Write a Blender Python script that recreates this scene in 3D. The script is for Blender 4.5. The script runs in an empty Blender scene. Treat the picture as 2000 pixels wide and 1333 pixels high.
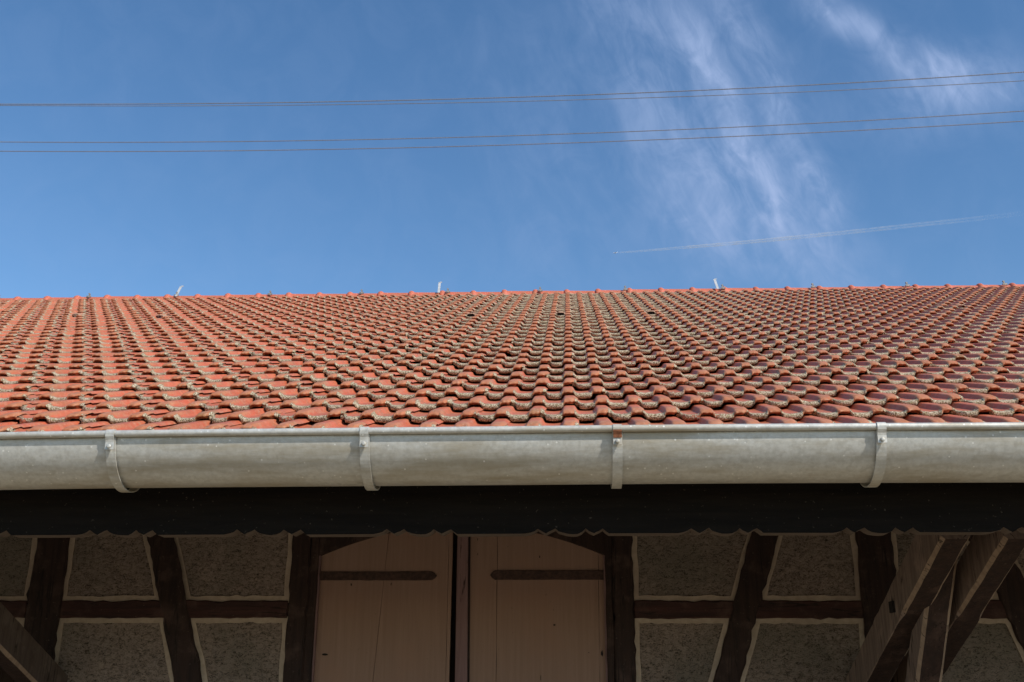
import bpy, bmesh, math, random
import numpy as np
from mathutils import Vector
random.seed(7); RNG = np.random.default_rng(11)
S = bpy.context.scene; COL = S.collection
R = math.radians

# ------------------------------------------------------------------ camera
TH, PS, RO, FPX = R(18.6), R(2.8), R(0.24), 2100.0
PPX = 1012.0                                     # principal point in the 2000 px wide frame (slight crop)
CAM = np.array([0.0, 0.0, 1.6])
cF = np.array([-math.sin(PS)*math.cos(TH), math.cos(PS)*math.cos(TH), math.sin(TH)])
r0 = np.array([math.cos(PS), math.sin(PS), 0.0]); u0 = np.cross(r0, cF)
cR = math.cos(RO)*r0 + math.sin(RO)*u0; cU = -math.sin(RO)*r0 + math.cos(RO)*u0
cd = bpy.data.cameras.new('camera'); cam = bpy.data.objects.new('camera', cd); COL.objects.link(cam)
cd.sensor_width = 36; cd.lens = 36*FPX/2000; cd.shift_x = (1000-PPX)/2000; cd.clip_start = .05; cd.clip_end = 60000
from mathutils import Matrix
cam.matrix_world = Matrix(((cR[0], cU[0], -cF[0], CAM[0]), (cR[1], cU[1], -cF[1], CAM[1]), (cR[2], cU[2], -cF[2], CAM[2]), (0, 0, 0, 1)))
S.camera = cam
def ray(x, y): return cF + cR*(x-PPX)/FPX - cU*(y-666.5)/FPX        # unit depth along the camera axis
def at(x, y, Z): return CAM + ray(x, y)*Z
def onY(x, y, Y): d = ray(x, y); return CAM + d*(Y/d[1])

# ------------------------------------------------------------------ light and exposure
SUN = Vector((.61, -.508, .61)).normalized()
SUN_EL = math.asin(SUN.z); SUN_AZ = math.atan2(SUN.x, SUN.y)
sl = bpy.data.lights.new('sun', 'SUN'); sl.energy = 4.6; sl.angle = R(.55); sl.color = (1, .95, .87)
so = bpy.data.objects.new('sun', sl); COL.objects.link(so); so.rotation_euler = SUN.to_track_quat('Z', 'Y').to_euler()
S.view_settings.view_transform = 'Standard'; S.view_settings.look = 'None'
S.view_settings.exposure = 0.0; S.view_settings.gamma = 1

class NT:
    """small helper for writing node trees as expressions"""
    def __init__(s, nt): s.nt = nt; s.nt.nodes.clear()
    def n(s, t, ins=None, **kw):
        n = s.nt.nodes.new(t)
        for k, v in kw.items(): setattr(n, k, v)
        for k, v in (ins or {}).items(): s.put(n.inputs[k], v)
        return n
    def put(s, i, v):
        if isinstance(v, bpy.types.NodeSocket): s.nt.links.new(v, i)
        else:
            if hasattr(i, 'default_value') and isinstance(v, (tuple, list)) and len(v) == 3 and i.type == 'RGBA': v = (*v, 1)
            i.default_value = v
    def m(s, op, a, b=0.0, c=0.0, clamp=False):
        n = s.nt.nodes.new('ShaderNodeMath'); n.operation = op; n.use_clamp = clamp
        for i, v in enumerate((a, b, c)): s.put(n.inputs[i], v)
        return n.outputs[0]
    def ramp(s, v, lo, hi, smooth=True, a=0.0, b=1.0):
        n = s.n('ShaderNodeMapRange', {0: v, 1: lo, 2: hi, 3: a, 4: b})
        n.interpolation_type = 'SMOOTHSTEP' if smooth else 'LINEAR'; return n.outputs[0]
    def mix(s, f, a, b, blend='MIX'):
        n = s.nt.nodes.new('ShaderNodeMix'); n.data_type = 'RGBA'; n.blend_type = blend
        s.put(n.inputs[0], f); s.put(n.inputs[6], a); s.put(n.inputs[7], b); return n.outputs[2]
    def noise(s, vec, scale, detail=4, rough=.55, dist=0):
        return s.n('ShaderNodeTexNoise', {'Vector': vec, 'Scale': scale, 'Detail': detail, 'Roughness': rough, 'Distortion': dist}).outputs[0]
    def comb(s, x, y, z): return s.n('ShaderNodeCombineXYZ', {0: x, 1: y, 2: z}).outputs[0]
    def sep(s, v): n = s.n('ShaderNodeSeparateXYZ', {0: v}); return n.outputs

world = bpy.data.worlds.new('World'); S.world = world; world.use_nodes = True
w = NT(world.node_tree)
sky = w.n('ShaderNodeTexSky'); sky.sky_type = 'NISHITA'; sky.sun_disc = False
sky.sun_elevation = SUN_EL; sky.sun_rotation = SUN_AZ; sky.altitude = 400; sky.air_density = 1.0; sky.dust_density = .15; sky.ozone_density = 1.5
tc = w.n('ShaderNodeTexCoord').outputs['Generated']
dx, dy, dz = w.sep(tc)
az = w.m('MULTIPLY', w.m('ARCTAN2', dx, dy), 57.29578)            # degrees clockwise from +Y
el = w.m('MULTIPLY', w.m('ARCSINE', dz), 57.29578)
def azel(x, y):
    d = ray(x, y); d = d/np.linalg.norm(d); return math.degrees(math.atan2(d[0], d[1])), math.degrees(math.asin(d[2]))
def streak(pts, width, amp, soft=1.0):
    """a cirrus fibre: centre azimuth is a parabola of elevation through three sky directions"""
    A = [azel(*p) for p in pts]; co = np.polyfit([a[1] for a in A], [a[0] for a in A], 2)
    c = w.m('ADD', w.m('MULTIPLY', w.m('ADD', w.m('MULTIPLY', el, float(co[0])), float(co[1])), el), float(co[2]))
    d = w.m('SUBTRACT', az, c)
    d = w.m('ADD', d, w.m('MULTIPLY', w.m('SUBTRACT', wob, .5), width*.9))
    g = w.m('EXPONENT', w.m('MULTIPLY', w.m('POWER', w.m('ABSOLUTE', w.m('DIVIDE', d, width)), 2.0), -1.0))
    e0, e1 = min(a[1] for a in A), max(a[1] for a in A)
    f = w.m('MULTIPLY', w.ramp(el, e0-2.5*soft, e0+2.5*soft), w.ramp(el, e1+2.5*soft, e1-2.5*soft))
    return w.m('MULTIPLY', w.m('MULTIPLY', g, f), amp*1.02)
wob = w.noise(w.comb(w.m('MULTIPLY', az, .16), w.m('MULTIPLY', el, .16), 3.0), 1.0, 4, .6)
shear = w.m('ADD', az, w.m('MULTIPLY', el, .42))                  # fibres lean
fib = w.noise(w.comb(w.m('MULTIPLY', shear, .38), w.m('MULTIPLY', el, .10), 0.0), 1.0, 4, .5, .5)
fine = w.noise(w.comb(w.m('MULTIPLY', shear, .95), w.m('MULTIPLY', el, .42), 7.0), 1.0, 5, .6, .8)
puff = w.noise(w.comb(w.m('MULTIPLY', az, .35), w.m('MULTIPLY', el, .35), 1.0), 1.0, 6, .6, .8)
parts = [streak([(1450, 40), (1545, 250), (1618, 420)], .95, .40),
         streak([(1575, 300), (1606, 355), (1640, 440)], .80, .34, .5),
         streak([(1345, 60), (1440, 250), (1520, 430)], 1.2, .27),
         streak([(1420, 300), (1500, 420), (1560, 540)], 1.9, .24),
         streak([(1180, -60), (1280, 200), (1400, 520)], 3.0, .30),
         streak([(1330, -80), (1420, 180), (1500, 500)], 3.4, .26),
         streak([(1020, 60), (1080, 300), (1120, 560)], 3.8, .10),
         streak([(1560, -40), (1610, 15), (1660, 60)], 1.2, .42, .5),
         streak([(1640, 30), (1745, 90), (1830, 140)], 1.5, .40, .5),
         streak([(1780, 100), (1850, 150), (1930, 200)], 2.2, .32, .5),
         streak([(1560, 420), (1610, 500), (1660, 600)], 2.6, .24, .6)]
# a flat bright patch right of the streaks
pa, pe = azel(1840, 190)
blob = w.m('EXPONENT', w.m('MULTIPLY', w.m('ADD', w.m('POWER', w.m('ABSOLUTE', w.m('DIVIDE', w.m('SUBTRACT', az, pa), 4.2)), 2.0), w.m('POWER', w.m('ABSOLUTE', w.m('DIVIDE', w.m('SUBTRACT', el, pe), 1.7)), 2.0)), -1.0))
tot = w.m('MULTIPLY', blob, .36)
for p in parts: tot = w.m('ADD', tot, p)
tex = w.m('MULTIPLY', w.m('ADD', w.ramp(fib, .25, .75, a=.35, b=1.15), w.ramp(fine, .3, .72, a=-.22, b=.30)), w.ramp(puff, .25, .65, a=.5, b=1.15))
cl = w.m('MULTIPLY', tot, tex)
veil = w.m('MULTIPLY', w.ramp(puff, .35, .75), .05)
cl = w.m('MULTIPLY', w.m('ADD', cl, veil), w.ramp(el, 2, 14), clamp=True)
skc = w.n('ShaderNodeHueSaturation', {'Hue': .4995, 'Saturation': 1.20, 'Value': 1.04, 'Color': sky.outputs[0]}).outputs[0]
full = w.mix(cl, skc, (2.55, 3.35, 5.2))
bg = w.n('ShaderNodeBackground', {'Color': full, 'Strength': .15})
w.nt.links.new(bg.outputs[0], w.n('ShaderNodeOutputWorld').inputs[0])

# ------------------------------------------------------------------ helpers
def mesh_obj(name, V, F, mat, parent=None, smooth=False):
    me = bpy.data.meshes.new(name); me.from_pydata([tuple(map(float, v)) for v in V], [], F); me.validate()
    o = bpy.data.objects.new(name, me); COL.objects.link(o)
    if mat: me.materials.append(mat)
    if parent: o.parent = parent
    if smooth: me.polygons.foreach_set('use_smooth', [True]*len(me.polygons))
    return o
def tag(o, label=None, cat=None, group=None, kind=None):
    if label: o['label'] = label
    if cat: o['category'] = cat
    if group: o['group'] = group
    if kind: o['kind'] = kind
    return o
def empty(name, loc=(0, 0, 0)):
    o = bpy.data.objects.new(name, None); COL.objects.link(o); o.location = loc; o.empty_display_size = .2; return o
def box(P0, P1):
    x0, y0, z0 = P0; x1, y1, z1 = P1
    V = [(x0,y0,z0),(x1,y0,z0),(x1,y1,z0),(x0,y1,z0),(x0,y0,z1),(x1,y0,z1),(x1,y1,z1),(x0,y1,z1)]
    return V, [(0,3,2,1),(4,5,6,7),(0,1,5,4),(1,2,6,5),(2,3,7,6),(3,0,4,7)]
def prism(poly, y0, y1):
    """poly of (x,z) counter-clockwise seen from -Y; front at y0, back at y1"""
    n = len(poly); V = [(x, y0, z) for x, z in poly] + [(x, y1, z) for x, z in poly]
    F = [tuple(range(n)), tuple(range(2*n-1, n-1, -1))] + [((i+1) % n, i, n+i, n+(i+1) % n) for i in range(n)]
    return V, F
def rough_prism(poly, y0, y1, step=.05, jit=.0025, bev=.006):
    """board or timber with wobbly, softened edges"""
    P = [np.array(p, float) for p in poly]; out = []
    for i, p in enumerate(P):
        q = P[(i+1) % len(P)]; L = np.linalg.norm(q-p); n = max(1, int(L/step)); nrm = np.array([q[1]-p[1], p[0]-q[0]])/max(L, 1e-6)
        for k in range(n):
            t = k/n; j = random.gauss(0, jit) if 0 < k else 0
            out.append(p+(q-p)*t+nrm*j)
    c = sum(P)/len(P); n = len(out)
    def inset(v, a):
        d = c-v; return v + np.sign(d)*a
    V = [(*_xz(inset(v, bev), y0),) for v in out] + [(*_xz(v, y0+bev),) for v in out] + [(*_xz(v, y1),) for v in out]
    F = [tuple(range(n)), tuple(range(3*n-1, 2*n-1, -1))]
    for r in range(2):
        F += [(r*n+(i+1) % n, r*n+i, (r+1)*n+i, (r+1)*n+(i+1) % n) for i in range(n)]
    return V, F
def _xz(v, y): return (v[0], y, v[1])
def tube(path, rad, k=8, closed_ends=True):
    V, F = [], []; P = [Vector(p) for p in path]; rr = rad if hasattr(rad, '__len__') else [rad]*len(P)
    for i, p in enumerate(P):
        t = (P[min(i+1, len(P)-1)]-P[max(i-1, 0)]).normalized()
        a = t.cross(Vector((0, 0, 1))); a = a.normalized() if a.length > .01 else Vector((1, 0, 0)); b = t.cross(a)
        for j in range(k):
            an = 2*math.pi*j/k; V.append(p + (a*math.cos(an)+b*math.sin(an))*rr[i])
    for i in range(len(P)-1):
        for j in range(k): F.append((i*k+j, i*k+(j+1) % k, (i+1)*k+(j+1) % k, (i+1)*k+j))
    if closed_ends: F += [tuple(range(k-1, -1, -1)), tuple((len(P)-1)*k+j for j in range(k))]
    return V, F
class MB:
    def __init__(s): s.V = []; s.F = []
    def add(s, VF):
        b = len(s.V); s.V += list(VF[0]); s.F += [tuple(i+b for i in f) for f in VF[1]]; return s
    def build(s, name, mat, parent=None, smooth=False): return mesh_obj(name, s.V, s.F, mat, parent, smooth)

# ------------------------------------------------------------------ materials
def material(name):
    m = bpy.data.materials.new(name); m.use_nodes = True; t = NT(m.node_tree)
    out = t.n('ShaderNodeOutputMaterial'); return m, t, out
def finish(t, out, col, rough=.7, metal=0.0, bump=None, bs=.3, bd=.01, spec=.4):
    b = t.n('ShaderNodeBsdfPrincipled', {'Base Color': col, 'Roughness': rough, 'Metallic': metal, 'Specular IOR Level': spec})
    if bump is not None:
        bn = t.n('ShaderNodeBump', {'Height': bump, 'Strength': bs, 'Distance': bd}); t.nt.links.new(bn.outputs[0], b.inputs['Normal'])
    t.nt.links.new(b.outputs[0], out.inputs[0])
def pos(t): return t.n('ShaderNodeTexCoord').outputs['Object']

def mat_tile():
    m, t, out = material('terracotta'); P = pos(t)
    at_ = t.n('ShaderNodeAttribute', attribute_name='tint'); rnd, along, pan = t.sep(at_.outputs['Color'])[:3]
    at2 = t.n('ShaderNodeAttribute', attribute_name='wear'); side, r2, front = t.sep(at2.outputs['Color'])[:3]
    n1 = t.noise(P, 9, 5, .6); n2 = t.noise(P, 70, 5, .65); n3 = t.noise(P, 190, 3, .6); n4 = t.noise(P, 1.3, 4, .6)
    base = t.mix(rnd, (.52, .100, .045), (.60, .140, .066))
    base = t.mix(t.ramp(n1, .35, .75), base, (.46, .120, .055))
    # weathered brown-orange noses and roll crowns
    nose = t.m('MULTIPLY', t.ramp(along, .62, .15), t.ramp(pan, .7, .3))
    base = t.mix(t.m('MULTIPLY', nose, t.ramp(n2, .25, .6, a=.35, b=.95)), base, (.47, .185, .085))
    base = t.mix(t.m('MULTIPLY', t.ramp(n1, .5, .8), .5), base, (.33, .13, .06))
    low = t.m('MULTIPLY', t.ramp(along, .06, .0), t.ramp(pan, .7, .3)); base = t.mix(t.m('MULTIPLY', low, .45), base, (.36, .12, .045))
    moss = t.m('MULTIPLY', t.m('MULTIPLY', nose, t.ramp(n1, .55, .68)), t.ramp(r2, .4, .8))
    base = t.mix(t.m('MULTIPLY', moss, .6), base, (.16, .115, .035))
    # lichen: on the front lip of the pans and the foot of the right flank
    reg = t.m('ADD', t.ramp(n4, .35, .68, a=-.08, b=.16), t.ramp(t.noise(P, 5.5, 3, .6), .3, .7, a=-.22, b=.20))
    X, Y, Z = t.sep(P)
    mid = t.m('EXPONENT', t.m('MULTIPLY', t.m('POWER', t.m('ABSOLUTE', t.m('DIVIDE', t.m('SUBTRACT', X, .5), 2.3)), 2.0), -1.0))
    mid = t.m('MULTIPLY', mid, t.ramp(Y, 5.0, 9.0, a=.25, b=1.0))
    fr = t.ramp(along, .19, .035); band = t.m('MULTIPLY', fr, t.ramp(pan, .15, .5))
    flank = t.m('MULTIPLY', t.m('MULTIPLY', t.ramp(along, .22, .0), side), .8)
    cover = t.m('MAXIMUM', band, flank)
    cover = t.m('ADD', cover, t.m('MULTIPLY', t.m('MULTIPLY', mid, t.ramp(pan, .3, .8)), .34))
    cover = t.m('ADD', cover, t.m('ADD', reg, t.ramp(r2, 0, 1, False, -.30, .22)))
    thr = t.m('ADD', t.m('MULTIPLY', n2, .62), t.m('MULTIPLY', n3, .38))
    lm = t.ramp(t.m('SUBTRACT', t.m('ADD', t.m('MULTIPLY', cover, .40), thr), .0), .70, .78)
    lc = t.mix(t.ramp(n3, .42, .58), (.15, .105, .050), (.60, .50, .36))
    lc = t.mix(t.ramp(n2, .58, .7), lc, (.30, .26, .10))
    speck = t.m('MULTIPLY', t.ramp(t.noise(P, 115, 3, .6), .60, .68), t.ramp(n1, .40, .62)); base = t.mix(t.m('MULTIPLY', speck, .75), base, (.60, .50, .38))
    dots = t.ramp(t.noise(t.comb(t.m('ADD', t.sep(P)[0], 7.3), t.sep(P)[1], t.sep(P)[2]), 95, 3, .6), .60, .68); base = t.mix(t.m('MULTIPLY', dots, .5), base, (.17, .085, .045))
    base = t.mix(t.ramp(r2, .0, 1.0, False, .22, .0), base, (.20, .07, .035))
    grime = t.m('MULTIPLY', t.ramp(t.noise(P, 16, 5, .7), .52, .70), .45); base = t.mix(grime, base, (.26, .135, .065))
    base = t.mix(t.ramp(t.noise(P, 30, 4, .65), .4, .7, a=.0, b=.32), base, (.56, .30, .18))
    col = t.mix(lm, base, lc)
    rough = t.ramp(lm, 0, 1, False, .50, .95)
    h = t.m('ADD', t.m('MULTIPLY', n3, t.ramp(lm, 0, 1, False, .12, 1.0)), t.m('MULTIPLY', lm, .8))
    finish(t, out, col, rough, 0, h, .75, .006, .25); return m
def mat_ridge():
    m, t, out = material('ridge_clay'); P = pos(t); n = t.noise(P, 22, 5, .65); n2 = t.noise(P, 90, 3, .6)
    c = t.mix(t.ramp(n, .3, .7), (.58, .13, .075), (.45, .12, .06)); c = t.mix(t.ramp(n2, .60, .66), c, (.55, .45, .33))
    finish(t, out, c, .6, 0, n2, .5, .006); return m
def mat_zinc(dark=1.0, name='galvanised_metal', streaky=True):
    m, t, out = material(name); P = pos(t); X, Y, Z = t.sep(P)
    big = t.noise(t.comb(t.m('MULTIPLY', X, 1.2), t.m('MULTIPLY', Y, 4.0), t.m('MULTIPLY', Z, 9.0)), 1.6, 5, .6)
    n = t.noise(P, 45, 5, .7); sp = t.n('ShaderNodeTexVoronoi', {'Vector': P, 'Scale': 60.0}).outputs['Color']; spv = t.sep(sp)[0]
    c = t.mix(t.ramp(n, .3, .7), (.46*dark, .445*dark, .395*dark), (.59*dark, .57*dark, .51*dark))
    c = t.mix(t.m('MULTIPLY', t.ramp(spv, .0, 1), .22), c, (.72*dark, .73*dark, .70*dark))
    c = t.mix(t.m('MULTIPLY', t.ramp(big, .42, .68), .65), c, (.34*dark, .28*dark, .18*dark))
    drop = t.n('ShaderNodeTexVoronoi', {'Vector': P, 'Scale': 34.0}); dm = t.m('MULTIPLY', t.ramp(drop.outputs['Distance'], .16, .09), t.ramp(t.sep(drop.outputs['Color'])[1], .62, .7))
    c = t.mix(t.m('MULTIPLY', dm, .7), c, (.82, .80, .74))
    r = t.m('ADD', t.ramp(n, .3, .7, a=.42, b=.58), t.m('MULTIPLY', t.ramp(big, .45, .7), .15))
    finish(t, out, c, r, .28, n, .12, .003, .5); return m
def mat_wood(name, c1, c2, c3=None, scale=1.0, axis='z', rough=.75, bs=.4):
    m, t, out = material(name); P = pos(t); X, Y, Z = t.sep(P)
    if axis == 'z': v = t.comb(t.m('MULTIPLY', X, 22*scale), t.m('MULTIPLY', Y, 22*scale), t.m('MULTIPLY', Z, 1.6*scale))
    else: v = t.comb(t.m('MULTIPLY', X, 1.6*scale), t.m('MULTIPLY', Y, 22*scale), t.m('MULTIPLY', Z, 22*scale))
    g = t.noise(v, 1.5, 6, .65, .3); n = t.noise(P, 6, 5, .6); f = t.noise(P, 60, 4, .65)
    c = t.mix(t.ramp(g, .3, .7), c1, c2)
    if c3: c = t.mix(t.m('MULTIPLY', t.ramp(n, .5, .72), .8), c, c3)
    ck = t.ramp(t.m('ABSOLUTE', t.m('SUBTRACT', t.noise(v, .55, 3, .5, .2), .5)), .012, .003); c = t.mix(t.m('MULTIPLY', t.m('MULTIPLY', ck, t.ramp(n, .42, .52)), .75), c, (.006, .004, .003))
    c = t.mix(t.m('MULTIPLY', t.ramp(f, .64, .72), .22), c, (.30, .24, .18))
    finish(t, out, c, rough, 0, t.m('ADD', g, t.m('MULTIPLY', f, .5)), bs, .006, .25); return m
def mat_plaster():
    m, t, out = material('roughcast_plaster'); P = pos(t); X, Y, Z = t.sep(P)
    v = t.comb(X, Y, t.m('MULTIPLY', Z, 1.7))
    n = t.noise(v, 36, 6, .85, .9); vo = t.noise(v, 62, 4, .7, 1.6)
    big = t.noise(P, 1.7, 4, .6)
    c = t.mix(t.ramp(n, .35, .65), (.35, .275, .225), (.53, .415, .34))
    c = t.mix(t.ramp(big, .42, .66), c, (.33, .28, .225))
    pit = t.m('MULTIPLY', t.ramp(n, .53, .42), t.ramp(vo, .56, .46))
    c = t.mix(t.m('MULTIPLY', pit, .9), c, (.05, .04, .03))
    finish(t, out, c, .95, 0, t.m('ADD', n, t.m('MULTIPLY', vo, .6)), 1.0, .03, .1); return m
def mat_border():
    m, t, out = material('smooth_plaster'); P = pos(t); n = t.noise(P, 30, 5, .65); b = t.noise(P, 3, 3, .5)
    c = t.mix(t.ramp(n, .3, .7), (.34, .27, .205), (.42, .335, .26)); c = t.mix(t.m('MULTIPLY', t.ramp(b, .5, .7), .6), c, (.27, .21, .17))
    finish(t, out, c, .9, 0, n, .4, .006, .15); return m
def mat_shutter():
    m, t, out = material('faded_shutter_paint'); P = pos(t); X, Y, Z = t.sep(P)
    g = t.noise(t.comb(t.m('MULTIPLY', X, 30), t.m('MULTIPLY', Y, 30), t.m('MULTIPLY', Z, 1.2)), 1.4, 6, .65, .2)
    n = t.noise(P, 2.2, 5, .6); f = t.noise(P, 42, 4, .6)
    c = t.mix(t.ramp(g, .25, .75), (.250, .156, .112), (.295, .188, .138))
    c = t.mix(t.m('MULTIPLY', t.ramp(n, .48, .7), .7), c, (.29, .172, .12))
    c = t.mix(t.m('MULTIPLY', t.ramp(f, .68, .74), .6), c, (.14, .09, .06))
    finish(t, out, c, .8, 0, g, .25, .004, .25); return m
def mat_plain(name, c, rough=.6, metal=0.0, var=.25, scale=20):
    m, t, out = material(name); P = pos(t); n = t.noise(P, scale, 4, .6)
    d = tuple(v*(1-var) for v in c); finish(t, out, t.mix(t.ramp(n, .3, .7), d, c), rough, metal, n, .15, .004); return m
M = dict(hood=mat_plain('lichened_hood', (.50, .30, .20), .9, 0, .6, 60), clip=mat_plain('weathered_clip', (.42, .40, .37), .6, .2, .8, 60), tile=mat_tile(), ridge=mat_ridge(), zinc=mat_zinc(), strap=mat_zinc(1.0, 'strap_metal'),
         rust=mat_plain('rusty_steel', (.24, .085, .035), .85, 0, .5, 60), white=mat_plain('pale_metal_strip', (.62, .62, .60), .5, .2),
         timber=mat_wood('dark_stained_timber', (.018, .010, .008), (.036, .019, .014), (.075, .045, .034)),
         timber_h=mat_wood('dark_stained_rail', (.026, .012, .010), (.055, .022, .017), (.09, .05, .038), axis='x'),
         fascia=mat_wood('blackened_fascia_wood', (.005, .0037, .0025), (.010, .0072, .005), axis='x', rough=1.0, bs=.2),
         edge=mat_wood('bounce_lit_edge', (.09, .068, .052), (.13, .10, .08), axis='x'),
         strut_shaded=mat_wood('shaded_strut_wood', (.075, .052, .042), (.12, .088, .07), (.16, .12, .095)), strut=mat_wood('brown_strut_wood', (.15, .108, .088), (.25, .185, .15), (.34, .25, .20)),  # left struts use a darker copy of the strut wood, shade painted in
         chamfer=mat_wood('pale_chamfer', (.22, .155, .11), (.30, .22, .16)),
         plaster=mat_plaster(), border=mat_border(), shutter=mat_shutter(),
         batten=mat_wood('mauve_batten_paint', (.17, .10, .095), (.23, .14, .13)),
         hinge=mat_plain('dark_hinge_iron', (.085, .045, .032), .8, .1, .6, 45),
         knot_and_shade=mat_plain('dark_knot_and_opening_shade', (.012, .008, .006), .9), board=mat_wood('roof_board', (.10, .065, .04), (.17, .11, .07), axis='x'),  # near-black: knot colour, also painted shade for vent mouths and peg hole
         cable=mat_plain('cable_sheath', (.29, .32, .37), .6, 0, .45, 80))
def mat_ground():
    m, t, out = material('courtyard_gravel'); P = pos(t); n = t.noise(P, 40, 4, .7); b = t.noise(P, .4, 4, .6)
    c = t.mix(t.ramp(n, .3, .7), (.26, .205, .135), (.40, .32, .215)); c = t.mix(t.ramp(b, .5, .7), c, (.28, .235, .155))
    finish(t, out, c, .95, 0, n, .6, .02, .2); return m
M['ground'] = mat_ground()

# ------------------------------------------------------------------ ground
g = mesh_obj('ground', [(-4000, -4000, 0), (4000, -4000, 0), (4000, 4000, 0), (-4000, 4000, 0)], [(0, 1, 2, 3)], M['ground'])
tag(g, kind='structure')

# ------------------------------------------------------------------ barn
AL = R(24.2); L = .331; W = .30
es = np.array([0, math.cos(AL), math.sin(AL)]); en = np.array([0, -math.sin(AL), math.cos(AL)])
P1 = at(1119, 823.5, 4.80)                      # foot of the second course's front edge
def RP(x, s, n): return np.array([x, P1[1]+es[1]*s+en[1]*n, P1[2]+es[2]*s+en[2]*n])
S_RIDGE = 10.28; XL, XR = -10.5, 9.3
barn = empty('barn', (0, 8, 0)); BL = Vector((0, 8, 0))
tag(barn, 'timber-framed barn with a red tiled roof, zinc gutter and brown double shutters', 'barn')
def rel(o):                                       # parts are written in world coordinates; shift them to the barn's origin
    o.location = -BL; return o
roof = rel(mesh_obj('roof', *box((XL, RP(0, -.15, 0)[1], 0), (XL+.001, RP(0, -.15, 0)[1]+.001, .001)), M['board'], barn))
# boarding under the tiles
def slab(s0, s1, n0, n1, x0=XL, x1=XR):
    V = [RP(x, s, n) for x in (x0, x1) for s, n in ((s0, n0), (s1, n0), (s1, n1), (s0, n1))]
    return V, [(0, 1, 2, 3), (7, 6, 5, 4), (0, 4, 5, 1), (1, 5, 6, 2), (2, 6, 7, 3), (3, 7, 4, 0)]
mb = MB().add(slab(-.26, S_RIDGE+.01, -.085, -.05))
YR, ZR = RP(0, S_RIDGE, 0)[1:]; 
def back(p): q = np.array(p, float); q[1] = 2*YR-q[1]; return q
Vb, Fb = slab(-.26, S_RIDGE+.01, -.085, .03); mb.add(([back(v) for v in Vb], [f[::-1] for f in Fb]))
roof.data = mb.build('roof_boarding', M['board']).data; bpy.data.objects.remove(bpy.data.objects['roof_boarding'])

# --- tiles
def profile():
    pts = [(-.020, .010), (-.010, .005), (.0, .002), (.010, 0), (.036, -.0015), (.060, 0), (.072, .0025)]
    def roll(x0, last=False):
        q = [(.0045, .008), (.0085, .0155), (.012, .0208), (.0155, .0235), (.021, .0248), (.029, .0254), (.039, .0256), (.049, .0254), (.0565, .0248), (.0625, .0230)]
        q += [(.0675, .0195), (.0725, .0155), (.0765, .0125)] if last else [(.067, .0190), (.071, .0125), (.0745, .0065)]
        return [(x0+a, b) for a, b in q]
    pts += roll(.072) + [(.150, .0025), (.160, 0), (.186, -.0015), (.210, 0), (.222, .0025)] + roll(.222, True)
    return pts
PR = np.array(profile()); NX = len(PR)
hx = PR[:, 1]; HN = np.clip(hx/.0256, 0, 1)
TL, TT = .038, .0225
rows = []      # (s, n offset factor) per ring: filled per column below
SS = np.array([L+.06, L*.62, .14, .080, .045, .020, .005, .0, .0012, .030, .034])
NR = len(SS)
def tile_arrays():
    X = np.tile(PR[:, 0], (NR, 1)); Sg = np.tile(SS[:, None], (1, NX)).astype(float); Nn = np.zeros((NR, NX))
    for r in range(NR):
        s = SS[r]; lift = TL*(1-s/L)
        e = HN*.0150*np.clip((.090-s)/.090, 0, 1)**2.0 + (1-HN)*.0045*np.clip((.045-s)/.045, 0, 1)**2.2
        lip = TT-.0135*HN                       # visible thickness of the front edge
        D = .0150*HN+.0045*(1-HN)
        if r <= 6: Nn[r] = hx+lift-e
        elif r == 7: Nn[r] = hx+TL-D-.0030
        elif r == 8: Nn[r] = hx+TL-D-lip+.001
        elif r == 9: Nn[r] = hx+TL-D-lip
        else: Nn[r] = hx+.003*(1-HN)+.0025*HN
    # the lapping roll is notched at its front right corner, the underlap corner of the next tile is cut back
    k = np.clip((PR[:, 0]-.272)/.016, 0, 1)
    for r in range(3, NR): Sg[r] += (PR[:, 0] > .272)*(.012+.030*k)
    m2 = np.clip((.012-PR[:, 0])/.012, 0, 1)
    for r in range(3, NR): Sg[r] += m2*.05
    Nn += 0
    return X, Sg, Nn
TX, TS, TN = tile_arrays()
base_faces = np.array([[r*NX+i, (r+1)*NX+i, (r+1)*NX+i+1, r*NX+i+1] for r in range(NR-1) for i in range(NX-1)])
X_C = at(1113, 812, 4.80)[0]                   # a middle roll of the second course
XS0 = X_C-.111
VV, FF, T1, T2 = [], [], [], []; nb = 0
side_m = np.zeros(NX); side_m[(PR[:, 0] > .132) & (PR[:, 0] < .165)] = 1; side_m[(PR[:, 0] > .282)] = 1
NROW = int(round(S_RIDGE/L))+1
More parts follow.
